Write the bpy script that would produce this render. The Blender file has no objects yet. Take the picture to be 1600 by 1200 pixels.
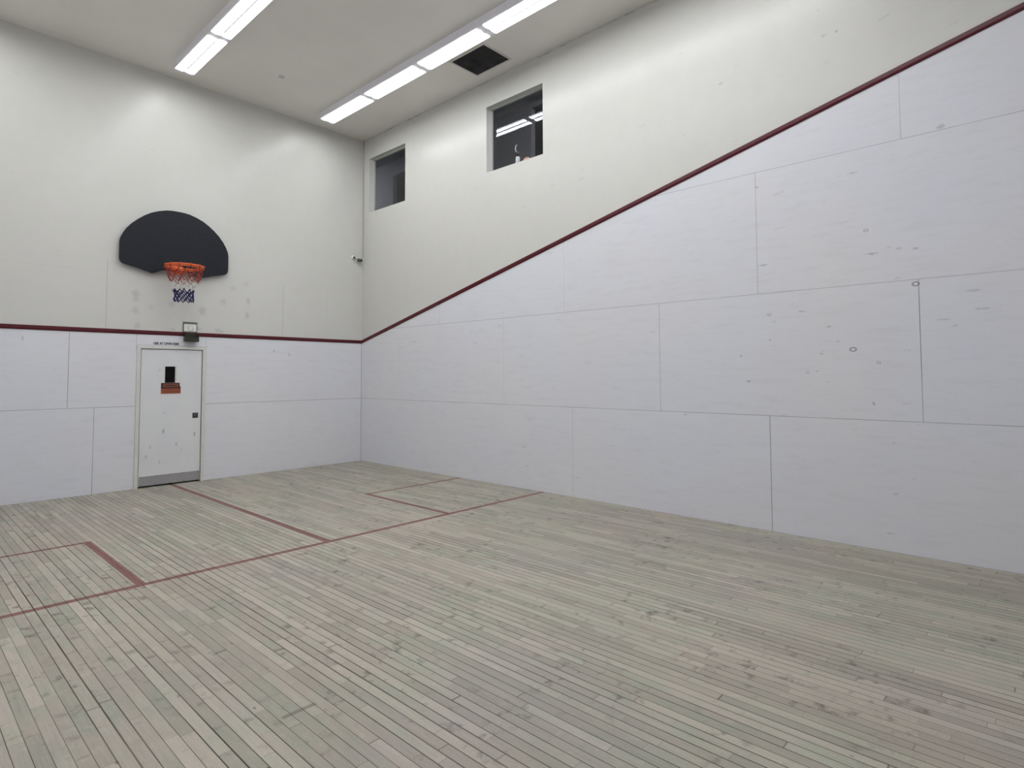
import bpy, bmesh, math, random
from mathutils import Vector, Matrix
random.seed(7)
PI = math.pi
S = bpy.context.scene
C = S.collection

# ------------------------------------------------------------------ camera
cam_d = bpy.data.cameras.new('camera')
cam = bpy.data.objects.new('camera', cam_d)
C.objects.link(cam)
S.camera = cam
CAM = Vector((-5.9882, -9.2620, 1.5318))
yaw, pit, rol = 0.824734, 0.045750, -0.003337
R0 = Vector((math.cos(yaw), -math.sin(yaw), 0))
F0 = Vector((math.sin(yaw), math.cos(yaw), 0))
Z0 = Vector((0, 0, 1))
F = F0 * math.cos(pit) + Z0 * math.sin(pit)
U1 = Z0 * math.cos(pit) - F0 * math.sin(pit)
Rv = R0 * math.cos(rol) + U1 * math.sin(rol)
Uv = U1 * math.cos(rol) - R0 * math.sin(rol)
cam.matrix_world = Matrix(((Rv.x, Uv.x, -F.x, CAM.x), (Rv.y, Uv.y, -F.y, CAM.y),
                           (Rv.z, Uv.z, -F.z, CAM.z), (0, 0, 0, 1)))
cam_d.sensor_width = 36
cam_d.lens = 36 * 918.705 / 1600
cam_d.shift_y = -(600 - 544.0) / 1600
cam_d.clip_start = 0.02

# ------------------------------------------------------------------ world, view
w = bpy.data.worlds.new('world')
S.world = w
w.use_nodes = True
w.node_tree.nodes['Background'].inputs[0].default_value = (0.02, 0.02, 0.022, 1)
w.node_tree.nodes['Background'].inputs[1].default_value = 0.3
S.view_settings.view_transform = 'Standard'
S.view_settings.look = 'None'
S.view_settings.gamma = 1
S.view_settings.use_curve_mapping = False
S.view_settings.exposure = -0.19
LENS_POWER = 17.0          # radiance of the fluorescent lenses
LENS_TINT = (0.97, 0.985, 1.0)

# ------------------------------------------------------------------ court sizes
H = 5.864                  # ceiling
XL, YF = -6.28, -9.75      # left wall, front wall
ZR, SL = 2.14, 0.2454      # out line on the back wall, its climb along the side walls
DOOR = (-3.56, -2.665, 0.0, 1.955)
WIN = [(-1.275, -0.205, 4.485, 5.475), (-4.305, -3.23, 4.495, 5.47)]
GLX = 0.108


# ------------------------------------------------------------------ node helpers
class NT:
    def __init__(s, m):
        s.t = m.node_tree
        s.n = s.t.nodes
        s.l = s.t.links
        s.geo = s.n.new('ShaderNodeNewGeometry')
        sp = s.n.new('ShaderNodeSeparateXYZ')
        s.l.new(s.geo.outputs['Position'], sp.inputs[0])
        s.x, s.y, s.z = sp.outputs[0], sp.outputs[1], sp.outputs[2]

    def put(s, sock, v):
        if isinstance(v, bpy.types.NodeSocket):
            s.l.new(v, sock)
        elif v is not None:
            sock.default_value = v

    def m(s, op, a, b=None, c=None, clamp=False):
        n = s.n.new('ShaderNodeMath')
        n.operation = op
        n.use_clamp = clamp
        s.put(n.inputs[0], a)
        if b is not None: s.put(n.inputs[1], b)
        if c is not None: s.put(n.inputs[2], c)
        return n.outputs[0]

    def ramp(s, v, a, b, lo=0.0, hi=1.0):
        n = s.n.new('ShaderNodeMapRange')
        s.put(n.inputs[0], v); n.inputs[1].default_value = a; n.inputs[2].default_value = b
        n.inputs[3].default_value = lo; n.inputs[4].default_value = hi
        n.clamp = True
        return n.outputs[0]

    def xyz(s, x, y, z):
        n = s.n.new('ShaderNodeCombineXYZ')
        s.put(n.inputs[0], x); s.put(n.inputs[1], y); s.put(n.inputs[2], z)
        return n.outputs[0]

    def noise(s, vec, scale, detail=2.0, rough=0.5, col=False):
        n = s.n.new('ShaderNodeTexNoise')
        s.put(n.inputs['Vector'], vec if vec is not None else s.geo.outputs['Position'])
        n.inputs['Scale'].default_value = scale
        n.inputs['Detail'].default_value = detail
        n.inputs['Roughness'].default_value = rough
        return n.outputs['Color' if col else 'Fac']

    def white(s, a, b=0.0, col=False):
        n = s.n.new('ShaderNodeTexWhiteNoise')
        n.noise_dimensions = '2D'
        s.l.new(s.xyz(a, b, 0.0), n.inputs['Vector'])
        return n.outputs['Color' if col else 'Value']

    def mix(s, f, a, b, mode='MIX'):
        n = s.n.new('ShaderNodeMix')
        n.data_type = 'RGBA'
        n.blend_type = mode
        s.put(n.inputs[0], f)
        for k, v in ((6, a), (7, b)):
            if isinstance(v, tuple): v = tuple(v[:3]) + (1,)
            s.put(n.inputs[k], v)
        return n.outputs[2]

    def near(s, v, c, hw, soft):
        """1 where |v-c| < hw, fading out over soft"""
        return s.ramp(s.m('ABSOLUTE', s.m('SUBTRACT', v, c)), hw, hw + soft, 1.0, 0.0)

    def box(s, a, a0, a1, b, b0, b1, soft=0.002):
        return s.m('MULTIPLY', s.near(a, (a0 + a1) / 2, abs(a1 - a0) / 2, soft),
                   s.near(b, (b0 + b1) / 2, abs(b1 - b0) / 2, soft))

    def maxs(s, L):
        r = L[0]
        for q in L[1:]: r = s.m('MAXIMUM', r, q)
        return r

    def bump(s, h, strength, dist):
        n = s.n.new('ShaderNodeBump')
        s.put(n.inputs['Height'], h)
        n.inputs['Strength'].default_value = strength
        n.inputs['Distance'].default_value = dist
        return n.outputs[0]


def new_mat(name):
    m = bpy.data.materials.new(name)
    m.use_nodes = True
    return m, m.node_tree.nodes['Principled BSDF']


def mat(name, col, rough=0.5, metal=0.0, var=0.06, scale=18.0, spec=0.5, bump=0.0):
    """plain procedural material: colour broken up by a little noise"""
    m, b = new_mat(name)
    t = NT(m)
    f = t.noise(None, scale, 4, 0.6)
    lo = tuple(c * (1 - var) for c in col)
    hi = tuple(min(1, c * (1 + var)) for c in col)
    t.l.new(t.mix(t.ramp(f, 0.3, 0.7), lo, hi), b.inputs['Base Color'])
    b.inputs['Roughness'].default_value = rough
    b.inputs['Metallic'].default_value = metal
    b.inputs['Specular IOR Level'].default_value = spec
    if bump: t.l.new(t.bump(f, bump, 0.002), b.inputs['Normal'])
    return m


CREAM = (0.598, 0.594, 0.566)
PANEL = (0.684, 0.690, 0.728)


def wall_mat(name, along, line, hseams, vseams, marks, crack=False, scuff=0.5, panel_top=None):
    """painted court wall: cream gloss above the out line, lilac grey panels below.
    along: 'x' or 'y'; line: (z0, slope); hseams: (z, a0, a1, k); vseams: (a, z0, z1, k)
    marks: (a, z, ra, rz, strength, ring)"""
    m, b = new_mat(name)
    t = NT(m)
    a = t.x if along == 'x' else t.y
    zl = t.m('ADD', t.m('MULTIPLY', a, -line[1]), line[0])
    low = t.ramp(t.m('SUBTRACT', zl, t.z), -0.004, 0.004)
    big = t.noise(None, 0.55, 3, 0.5)
    mid = t.noise(None, 5.0, 5, 0.65)
    fine = t.noise(None, 60.0, 4, 0.7)
    up_c = t.mix(t.ramp(mid, 0.35, 0.7), tuple(c * 0.975 for c in CREAM), CREAM)
    lo_c = t.mix(t.ramp(big, 0.35, 0.65), (PANEL[0] * 1.015, PANEL[1] * 1.0, PANEL[2] * 0.985), (PANEL[0] * 0.985, PANEL[1] * 0.995, PANEL[2] * 1.02))
    # faint streaky smears of the panel boards
    sv = t.xyz(t.m('MULTIPLY', a, 0.9), 0.0, t.m('MULTIPLY', t.z, 5.0))
    sm = t.noise(sv, 3.2, 6, 0.7)
    lo_c = t.mix(t.ramp(sm, 0.50, 0.76, 0.0, 0.30), lo_c, (0.50, 0.50, 0.51))
    lo_c = t.mix(t.ramp(fine, 0.5, 0.8, 0.0, 0.10), lo_c, (0.45, 0.46, 0.48))
    col = t.mix(low, up_c, lo_c)
    # scattered ball marks
    wob = t.noise(None, 9.0, 2)
    va = t.m('ADD', t.m('MULTIPLY', a, 0.62), t.m('MULTIPLY', wob, 0.12))
    vz = t.m('SUBTRACT', t.m('MULTIPLY', t.z, 1.9), t.m('MULTIPLY', a, -0.30))
    vo = t.n.new('ShaderNodeTexVoronoi')
    vo.voronoi_dimensions = '2D'
    vo.inputs['Scale'].default_value = 3.4
    t.l.new(t.xyz(va, vz, 0.0), vo.inputs['Vector'])
    d = vo.outputs['Distance']
    sc = t.n.new('ShaderNodeSeparateColor')
    t.l.new(vo.outputs['Color'], sc.inputs[0])
    sel = t.ramp(sc.outputs[0], 0.35, 1.0)
    siz = t.m('MULTIPLY', sc.outputs[1], 0.085)
    blot = t.m('MULTIPLY', t.m('LESS_THAN', d, siz), sel)
    blot = t.m('MULTIPLY', blot, t.ramp(fine, 0.35, 0.6))
    blot = t.m('MULTIPLY', blot, t.ramp(t.noise(None, 0.8, 2), 0.38, 0.62, 0.1, 1.0))
    col = t.mix(t.m('MULTIPLY', blot, scuff), col, (0.24, 0.24, 0.25))
    # marks with their own place
    if marks:
        ms = []
        for (ma, mz, ra, rz, st, ring) in marks:
            da = t.m('DIVIDE', t.m('SUBTRACT', a, ma), ra)
            dz = t.m('DIVIDE', t.m('SUBTRACT', t.z, mz), rz)
            dd = t.m('SQRT', t.m('ADD', t.m('MULTIPLY', da, da), t.m('MULTIPLY', dz, dz)))
            if ring:
                v = t.near(dd, 0.75, 0.12, 0.2)
            else:
                dd = t.m('ADD', dd, t.m('MULTIPLY', t.m('SUBTRACT', t.noise(None, 30.0, 3, 0.7), 0.5), 2.6))
                v = t.ramp(dd, 0.4, 1.15, 1.0, 0.0)
            ms.append(t.m('MULTIPLY', v, st))
        col = t.mix(t.maxs(ms), col, (0.16, 0.16, 0.165))
    # seams between the boards
    ss = []
    for (z, a0, a1, k) in hseams:
        ss.append(t.m('MULTIPLY', t.box(a, a0, a1, t.z, z - 0.0022, z + 0.0022), k))
    for (v, z0, z1, k) in vseams:
        ss.append(t.m('MULTIPLY', t.box(a, v - 0.0022, v + 0.0022, t.z, z0, z1), k))
    seam = None
    if ss:
        seam = t.m('MULTIPLY', t.maxs(ss), t.ramp(t.noise(None, 2.3, 3), 0.3, 0.55, 0.6, 1.0))
        inpan = low if panel_top is None else t.m('MAXIMUM', low, t.ramp(t.z, panel_top, panel_top + 0.01, 1.0, 0.0))
        seam = t.m('MULTIPLY', seam, inpan)
        col = t.mix(seam, col, (0.13, 0.125, 0.13))
    if crack:
        cz = t.m('ADD', t.z, t.m('MULTIPLY', t.noise(None, 2.5, 4), 0.02))
        cr = t.m('MULTIPLY', t.near(cz, H - 0.006, 0.004, 0.004), t.ramp(t.noise(None, 1.7, 5, 0.7), 0.50, 0.60, 0.06, 0.8))
        col = t.mix(cr, col, (0.18, 0.16, 0.14))
    t.l.new(col, b.inputs['Base Color'])
    rgh = t.m('ADD', t.m('MULTIPLY', low, 0.20), t.ramp(mid, 0.3, 0.7, 0.21, 0.27))
    t.l.new(rgh, b.inputs['Roughness'])
    b.inputs['Specular IOR Level'].default_value = 0.16
    hgt = t.m('ADD', t.m('MULTIPLY', t.noise(None, 2.0, 3, 0.5), 1.0), t.m('MULTIPLY', t.noise(None, 22.0, 4, 0.6), 0.07))
    if seam is not None: hgt = t.m('SUBTRACT', hgt, t.m('MULTIPLY', seam, 0.3))
    t.l.new(t.bump(hgt, 0.28, 0.012), b.inputs['Normal'])
    return m


P1, P2, P3, P4 = 1.124, 2.335, 3.571, 4.80
M_back = wall_mat('back_wall_paint', 'x', (ZR, 0.0),
    [(1.124, -7, 1, 0.65), (1.965, DOOR[0] - 0.01, DOOR[1] + 0.02, 0.55), (3.075, -3.93, -0.72, 0.10), (2.93, -5.4, -3.93, 0.10)],
    [(-4.318, P1, ZR, 0.75), (-4.032, 0, P1, 0.75), (-3.568, 1.9, ZR, 0.45), (-2.668, 1.9, ZR, 0.3), (-5.25, 0, P1, .6),
     (-3.928, ZR, 3.09, 0.45), (-1.49, ZR, 3.03, 0.4), (-0.70, ZR, 3.09, 0.12), (-0.004, 0, ZR, 0.6)],
    [(-3.592, 2.67, .055, .06, .26, False), (-3.585, 2.60, .05, .05, .2, False), (-3.587, 2.44, .05, .06, .2, False), (-3.566, 2.23, .045, .05, .2, False),
     (-3.143, 2.56, .05, .05, .2, False), (-2.73, 2.50, .06, .07, .24, False), (-2.44, 2.66, .05, .05, .18, False),
     (-2.78, 2.23, .06, .03, .25, False), (-2.50, 2.22, .05, .04, .2, False), (-3.12, 2.20, .05, .03, .16, False), (-2.09, 2.97, .05, .05, .13, False),
     (-2.055, 2.70, .035, .06, .25, False), (-2.07, 2.48, .035, .06, .25, False), (-2.3, 2.88, .05, .04, .14, False), (-2.45, 2.20, .03, .03, .2, False),
     (-3.40, 2.5, .03, .04, .12, False), (-4.78, 2.0, .012, .022, .45, False), (-1.63, 1.93, .018, .03, .3, False), (-1.37, 1.88, .016, .03, .35, False)],
    scuff=0.22, panel_top=3.1)
M_right = wall_mat('right_wall_paint', 'y', (ZR, SL),
    [(P1, -10, 0, 0.55), (P2, -10, 0, 0.50), (P3, -10, 0, 0.42), (P4, -10, 0, 0.4)],
    [(-7.179, 0, P1, 0.8), (-4.762, 0, P1, 0.30), (-2.33, 0, P1, 0.1), (-9.6, 0, P1, .7),
     (-3.567, P1, P2, 0.22), (-5.993, P1, P2, 0.5), (-8.430, P1, P2, 0.75), (-1.15, P1, P2, 0.1),
     (-4.642, P2, P3, 0.2), (-7.090, P2, P3, 0.42), (-2.183, P2, P3, 0.35), (-8.338, P3, P4, 0.35), (-5.92, P3, P4, .3), (-0.004, 0, ZR, 0.5)],
    [(-7.923, 1.753, .032, .022, .75, True), (-8.41, 2.296, .030, .022, .75, True), (-8.053, 2.817, .022, .015, .55, True),
     (-6.981, 1.46, .02, .016, .5, False), (-6.909, 1.72, .010, .010, .7, False), (-7.536, 1.547, .014, .012, .55, True),
     (-8.075, 1.268, .015, .018, .5, False), (-8.12, 1.63, .018, .014, .5, True), (-7.80, 1.83, .018, .010, .35, False),
     (-7.66, 1.72, .013, .012, .35, False), (-7.2, 1.87, .012, .01, .4, False), (-7.62, 1.56, .018, .008, .35, False),
     (-7.15, 2.62, .05, .012, .4, False), (-8.1, 2.60, .05, .010, .4, False), (-8.3, 2.62, .03, .010, .3, False), (-8.42, 2.6, .03, .010, .35, False),
     (-7.86, 4.73, .014, .014, .5, False), (-7.75, 4.73, .025, .02, .25, False), (-7.96, 3.36, .04, .012, .3, False),
     (-7.1, 3.42, .02, .012, .35, False), (-8.62, 3.6, .03, .02, .4, False), (-7.5, 2.13, .04, .01, .3, False), (-7.2, 2.12, .03, .014, .3, False),
     (-8.8, 2.2, .05, .012, .3, False), (-8.85, 2.05, .05, .010, .3, False), (-8.6, 1.98, .05, .008, .25, False)],
    crack=True, scuff=0.5)
M_left = wall_mat('left_wall_paint', 'y', (ZR, SL), [(P1, -10, 0, 0.5), (P2, -10, 0, 0.5), (P3, -10, 0, 0.4)],
    [(-4.8, 0, P1, 0.6), (-7.2, 0, P1, 0.6), (-6.0, P1, P2, 0.5), (-8.4, P1, P2, 0.5)], [], scuff=0.5)
M_front = wall_mat('front_wall_paint', 'x', (4.53, 0.0), [(P1, -7, 0, 0.5), (P2, -7, 0, 0.5), (P3, -7, 0, 0.5)],
    [(-2.4, 0, P1, 0.6), (-4.8, 0, P1, 0.6), (-3.6, P1, P2, 0.5), (-2.4, P2, P3, 0.5), (-4.8, P2, P3, 0.5)], [], scuff=0.6)

# ceiling
M_ceil, b = new_mat('ceiling_paint')
t = NT(M_ceil)
t.l.new(t.mix(t.ramp(t.noise(None, 1.3, 4), 0.35, 0.65), (0.765, 0.740, 0.695), (0.80, 0.775, 0.73)), b.inputs['Base Color'])
b.inputs['Roughness'].default_value = 0.55
t.l.new(t.bump(t.noise(None, 40, 4), 0.2, 0.003), b.inputs['Normal'])

# floor: narrow maple strips running away from the front wall, worn grey, with the painted court lines
M_floor, b = new_mat('worn_maple_strips')
t = NT(M_floor)
WS = 0.0568
u = t.m('DIVIDE', t.m('ADD', t.x, 5.571), WS)
row = t.m('FLOOR', u)
fu = t.m('FRACT', u)
r1 = t.white(row, 3.0)
r2 = t.white(row, 11.0)
r3 = t.white(row, 23.0)
ln = t.m('ADD', t.m('MULTIPLY', r2, 0.8), 0.45)
v = t.m('ADD', t.m('DIVIDE', t.y, ln), t.m('MULTIPLY', r1, 37.0))
# uneven board lengths along a strip
v = t.m('ADD', v, t.m('MULTIPLY', t.m('SINE', t.m('MULTIPLY', v, 1.7)), 0.38))
brd = t.m('FLOOR', v)
fv = t.m('FRACT', v)
idc = t.white(row, brd, col=True)
sc = t.n.new('ShaderNodeSeparateColor')
t.l.new(idc, sc.inputs[0])
ia, ib, ic = sc.outputs[0], sc.outputs[1], sc.outputs[2]
big = t.noise(None, 0.45, 3, 0.5)
patch = t.noise(t.xyz(t.m('ADD', t.x, t.m('MULTIPLY', ib, 5.0)), t.m('MULTIPLY', t.y, 0.6), ia), 4.0, 4, 0.6)
c0 = t.mix(t.ramp(ia, 0.1, 0.9), (0.335, 0.314, 0.255), (0.371, 0.336, 0.281))
c0 = t.mix(t.ramp(patch, 0.46, 0.60, 0.0, 0.75), c0, (0.309, 0.317, 0.254))
c0 = t.mix(t.ramp(t.noise(t.xyz(t.x, t.y, 4.0), 1.1, 4, 0.6), 0.46, 0.66, 0.0, 0.55), c0, (0.376, 0.315, 0.269))
c0 = t.mix(t.ramp(t.noise(t.xyz(t.x, t.y, 9.0), 0.9, 3, 0.6), 0.50, 0.68, 0.0, 0.5), c0, (0.321, 0.297, 0.278))
val = t.m('ADD', t.m('MULTIPLY', t.m('POWER', ic, 1.2), 0.27), 0.875)
val = t.m('MULTIPLY', val, t.ramp(big, 0.3, 0.7, 0.96, 1.06))
# grain along the strip, smudges and cross scuffs
grv = t.xyz(t.m('ADD', t.m('MULTIPLY', t.x, 60.0), t.m('MULTIPLY', ia, 31.0)), t.m('MULTIPLY', t.y, 3.0), ib)
gr = t.noise(grv, 1.6, 5, 0.65)
val = t.m('MULTIPLY', val, t.ramp(gr, 0.25, 0.75, 0.90, 1.10))
grit = t.noise(None, 140.0, 3, 0.8)
val = t.m('MULTIPLY', val, t.ramp(grit, 0.3, 0.7, 0.87, 1.12))
smv = t.xyz(t.m('ADD', t.m('MULTIPLY', t.x, 9.0), t.m('MULTIPLY', row, 3.7)), t.m('ADD', t.m('MULTIPLY', t.y, 11.0), t.m('MULTIPLY', ic, 17.0)), 0.0)
sm = t.noise(smv, 0.8, 5, 0.65)
smk = t.m('MULTIPLY', t.ramp(sm, 0.56, 0.68), t.ramp(t.noise(t.xyz(t.x, t.y, 2.0), 1.6, 3), 0.38, 0.58))
val = t.m('MULTIPLY', val, t.m('SUBTRACT', 1.0, t.m('MULTIPLY', smk, 0.55)))
hl = t.m('MULTIPLY', t.ramp(sm, 0.30, 0.40, 1.0, 0.0), 0.12)
val = t.m('ADD', val, hl)
vc = t.n.new('ShaderNodeCombineXYZ')
for k in range(3): t.l.new(val, vc.inputs[k])
col = t.mix(1.0, c0, vc.outputs[0], 'MULTIPLY')
# dark specks
spk = t.n.new('ShaderNodeTexVoronoi')
spk.voronoi_dimensions = '2D'
spk.inputs['Scale'].default_value = 5.5
t.l.new(t.xyz(t.x, t.m('MULTIPLY', t.y, 0.45), 0.0), spk.inputs['Vector'])
ssc = t.n.new('ShaderNodeSeparateColor')
t.l.new(spk.outputs['Color'], ssc.inputs[0])
sp = t.m('MULTIPLY', t.m('LESS_THAN', spk.outputs['Distance'], t.m('MULTIPLY', ssc.outputs[1], 0.035)), t.m('GREATER_THAN', ssc.outputs[0], 0.72))
col = t.mix(t.m('MULTIPLY', sp, 0.6), col, (0.09, 0.08, 0.07))
# painted lines
lines = [
    t.box(t.y, -4.305, -4.243, t.x, XL, 0.0),                       # short line
    t.box(t.x, -3.122, -3.062, t.y, -4.30, 0.3),                    # half-court line
    t.box(t.x, -4.640, -4.580, t.y, -4.30, -2.605),                 # service boxes
    t.box(t.y, -2.658, -2.605, t.x, XL, -4.585),
    t.box(t.x, -1.655, -1.600, t.y, -4.30, -2.635),
    t.box(t.y, -2.690, -2.638, t.x, -1.65, 0.0)]
lm = t.m('MULTIPLY', t.maxs(lines), t.ramp(t.noise(None, 45, 5, 0.75), 0.28, 0.46, 0.55, 0.93))
lcol = t.mix(t.ramp(gr, 0.3, 0.7), (0.145, 0.052, 0.045), (0.215, 0.085, 0.075))
col = t.mix(lm, col, lcol)
# two single scrape marks
mk = t.m('MAXIMUM', t.box(t.x, -4.70, -4.545, t.y, -6.675, -6.655, 0.006), t.box(t.x, -0.69, -0.66, t.y, -5.60, -5.50, 0.006))
mk = t.m('MAXIMUM', mk, t.m('MULTIPLY', t.box(t.x, -4.62, -4.15, t.y, -4.755, -4.747, 0.004), 0.7))
col = t.mix(t.m('MULTIPLY', mk, 0.55), col, (0.10, 0.08, 0.07))
# gaps between strips, each of its own width and coming and going along its length
gw = t.m('ADD', t.m('MULTIPLY', t.m('POWER', r3, 2.0), 0.042), 0.023)
dedge = t.m('MINIMUM', fu, t.m('SUBTRACT', 1.0, fu))
gapn = t.ramp(t.noise(t.xyz(t.m('MULTIPLY', row, 5.3), t.m('MULTIPLY', t.y, 1.1), 0.0), 1.0, 3), 0.33, 0.58, 0.45, 1.0)
gap = t.m('MULTIPLY', t.m('LESS_THAN', dedge, gw), gapn)
dv = t.m('MULTIPLY', t.m('MINIMUM', fv, t.m('SUBTRACT', 1.0, fv)), ln)
jn = t.m('MULTIPLY', t.m('LESS_THAN', dv, 0.0016), t.ramp(t.white(row, t.m('ADD', brd, 50.0)), 0.3, 1.0, 0.15, 0.9))
gm = t.m('MAXIMUM', gap, jn)
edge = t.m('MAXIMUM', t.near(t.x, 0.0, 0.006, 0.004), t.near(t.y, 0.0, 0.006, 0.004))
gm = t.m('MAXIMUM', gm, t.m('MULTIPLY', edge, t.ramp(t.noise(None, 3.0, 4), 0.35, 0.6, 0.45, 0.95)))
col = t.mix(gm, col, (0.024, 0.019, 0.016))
t.l.new(col, b.inputs['Base Color'])
t.l.new(t.ramp(patch, 0.3, 0.7, 0.48, 0.62), b.inputs['Roughness'])
b.inputs['Specular IOR Level'].default_value = 0.35
hg = t.m('ADD', t.m('MULTIPLY', gm, -1.0), t.m('MULTIPLY', gr, 0.12))
t.l.new(t.bump(hg, 0.3, 0.003), b.inputs['Normal'])

# light lens: tubes behind ribbed plastic. The light comes from here.
M_lens, b = new_mat('lit_ribbed_lens')
t = NT(M_lens)
uv = t.n.new('ShaderNodeTexCoord')
so = t.n.new('ShaderNodeSeparateXYZ')
t.l.new(uv.outputs['Object'], so.inputs[0])
lx, ly = so.outputs[0], so.outputs[1]
tube = t.maxs([t.near(lx, -0.062, 0.020, 0.030), t.near(lx, 0.062, 0.020, 0.030)])
inten = t.ramp(tube, 0.0, 1.0, 0.30, 2.0)
valley = t.m('MULTIPLY', t.near(lx, 0.0, 0.006, 0.008), t.near(ly, 0.0, 0.50, 0.01))
inten = t.m('MULTIPLY', inten, t.m('SUBTRACT', 1.0, t.m('MULTIPLY', valley, t.ramp(t.noise(t.xyz(t.m('MULTIPLY', lx, 30.0), t.m('MULTIPLY', ly, 22.0), 0.0), 1.0, 2), 0.35, 0.6, 0.90, 0.99))))
dots = t.m('MULTIPLY', t.near(lx, -0.098, 0.006, 0.002), t.m('GREATER_THAN', t.m('FRACT', t.m('MULTIPLY', ly, 26.0)), 0.55))
dots2 = t.m('MULTIPLY', t.near(lx, 0.096, 0.006, 0.002), t.m('GREATER_THAN', t.m('FRACT', t.m('MULTIPLY', ly, 26.0)), 0.62))
inside = t.near(ly, 0.0, 0.52, 0.01)
dm = t.m('MULTIPLY', t.m('MAXIMUM', dots, dots2), inside)
inten = t.m('MULTIPLY', inten, t.m('SUBTRACT', 1.0, t.m('MULTIPLY', dm, 0.975)))
b.inputs['Base Color'].default_value = (0.8, 0.82, 0.85, 1)
b.inputs['Roughness'].default_value = 0.3
b.inputs['Emission Color'].default_value = LENS_TINT + (1,)
t.l.new(t.m('MULTIPLY', inten, LENS_POWER), b.inputs['Emission Strength'])

M_housing = mat('white_enamel_housing', (0.84, 0.83, 0.90), 0.35, 0, 0.02)
M_trim = mat('dark_red_line_paint', (0.088, 0.012, 0.019), 0.25, 0, 0.12, 30, 0.3)
M_frame = mat('cream_frame_paint', (0.62, 0.615, 0.575), 0.35, 0, 0.04)
M_reveal = mat('grey_window_frame_paint', (0.56, 0.56, 0.54), 0.4, 0, 0.04)
M_ventfr = mat('ceiling_vent_frame_paint', (0.62, 0.60, 0.56), 0.4, 0, 0.04)
M_ventin = mat('dark_dusty_filter', (0.07, 0.07, 0.073), 0.9, 0, 0.35, 9)
M_black = mat('matte_black', (0.012, 0.012, 0.012), 0.7, 0, 0.1)
M_plate = mat('small_wall_fixture_paint', (0.55, 0.54, 0.51), 0.5, 0, 0.04)

# door paint with its own scuffs
M_door, b = new_mat('door_paint')
t = NT(M_door)
c = t.mix(t.ramp(t.noise(None, 3.0, 4), 0.35, 0.7), (0.66, 0.67, 0.69), (0.70, 0.705, 0.715))
ms = []
for (mx, mz, rx, rz, st) in ((-3.21, .755, .018, .045, .55), (-3.20, 1.02, .025, .02, .2), (-2.80, .69, .014, .04, .6), (-3.04, .56, .014, .032, .5),
                             (-3.42, .42, .02, .03, .3), (-3.37, .55, .02, .03, .25), (-3.25, .33, .02, .03, .25), (-2.97, .48, .012, .03, .2), (-3.27, 1.62, .02, .02, .25)):
    da = t.m('DIVIDE', t.m('SUBTRACT', t.x, mx), rx)
    dz = t.m('DIVIDE', t.m('SUBTRACT', t.z, mz), rz)
    dd = t.m('SQRT', t.m('ADD', t.m('MULTIPLY', da, da), t.m('MULTIPLY', dz, dz)))
    dd = t.m('ADD', dd, t.m('MULTIPLY', t.m('SUBTRACT', t.noise(None, 50, 2, 0.7), 0.5), 1.6))
    ms.append(t.m('MULTIPLY', t.ramp(dd, 0.3, 1.1, 1.0, 0.0), st))
c = t.mix(t.maxs(ms), c, (0.15, 0.15, 0.155))
t.l.new(c, b.inputs['Base Color'])
b.inputs['Roughness'].default_value = 0.35

M_kick = mat('scratched_steel', (0.36, 0.355, 0.36), 0.5, 0.5, 0.22, 120)
M_glassdark = mat('dark_door_glass', (0.006, 0.005, 0.005), 0.2, 0, 0.1, 18, 0.1)
M_latch = mat('dark_latch_metal', (0.07, 0.07, 0.075), 0.35, 0.7, 0.2, 80)
M_chrome = mat('bright_latch_metal', (0.62, 0.63, 0.64), 0.25, 0.9, 0.05)
M_board = mat('dark_slate_backboard', (0.018, 0.020, 0.026), 0.34, 0, 0.12, 25, 0.16)
M_orange = mat('orange_enamel', (0.72, 0.13, 0.028), 0.35, 0, 0.10, 40)
M_netred = mat('red_net_cord', (0.36, 0.045, 0.03), 0.7, 0, 0.15, 80)
M_netwhite = mat('white_net_cord', (0.72, 0.70, 0.68), 0.8, 0, 0.08, 80)
M_netblue = mat('navy_net_cord', (0.018, 0.018, 0.10), 0.8, 0, 0.15, 80)
M_bolt = mat('zinc_bolt', (0.4, 0.4, 0.4), 0.35, 0.8, 0.05)
M_signor = mat('orange_sign_plastic', (0.34, 0.085, 0.032), 0.5, 0, 0.25, 60)
M_signdk = mat('dark_sign_ink', (0.035, 0.008, 0.008), 0.5, 0, 0.15)
M_signlt = mat('pale_orange_sign_ink', (0.42, 0.16, 0.11), 0.5, 0, 0.1)
M_signred = mat('brown_red_sign_ink', (0.21, 0.05, 0.032), 0.5, 0, 0.12)
M_ink = mat('black_letter_vinyl', (0.015, 0.015, 0.016), 0.5, 0, 0.1)
M_boxgrey = mat('grey_green_box_paint', (0.115, 0.12, 0.098), 0.45, 0, 0.12, 40)
M_card = mat('white_card', (0.72, 0.72, 0.69), 0.6, 0, 0.04)
M_cardink = mat('grey_card_ink', (0.20, 0.20, 0.19), 0.6, 0, 0.1)
M_camwhite = mat('white_camera_plastic', (0.82, 0.82, 0.80), 0.3, 0, 0.02)
M_camdark = mat('dark_camera_body', (0.030, 0.030, 0.028), 0.3, 0, 0.1)
M_lensglass = mat('camera_lens_glass', (0.20, 0.20, 0.20), 0.15, 0.3, 0.1)
M_cond = mat('painted_conduit', (0.40, 0.39, 0.37), 0.4, 0, 0.04)
M_bottle = mat('white_bottle_plastic', (0.75, 0.74, 0.72), 0.35, 0, 0.03)
M_orangeball = mat('orange_rubber', (0.72, 0.42, 0.32), 0.6, 0, 0.05)
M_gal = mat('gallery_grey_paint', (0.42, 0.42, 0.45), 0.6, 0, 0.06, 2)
M_galdark = mat('gallery_dark_paint', (0.030, 0.030, 0.034), 0.7, 0, 0.1, 2)

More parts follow.
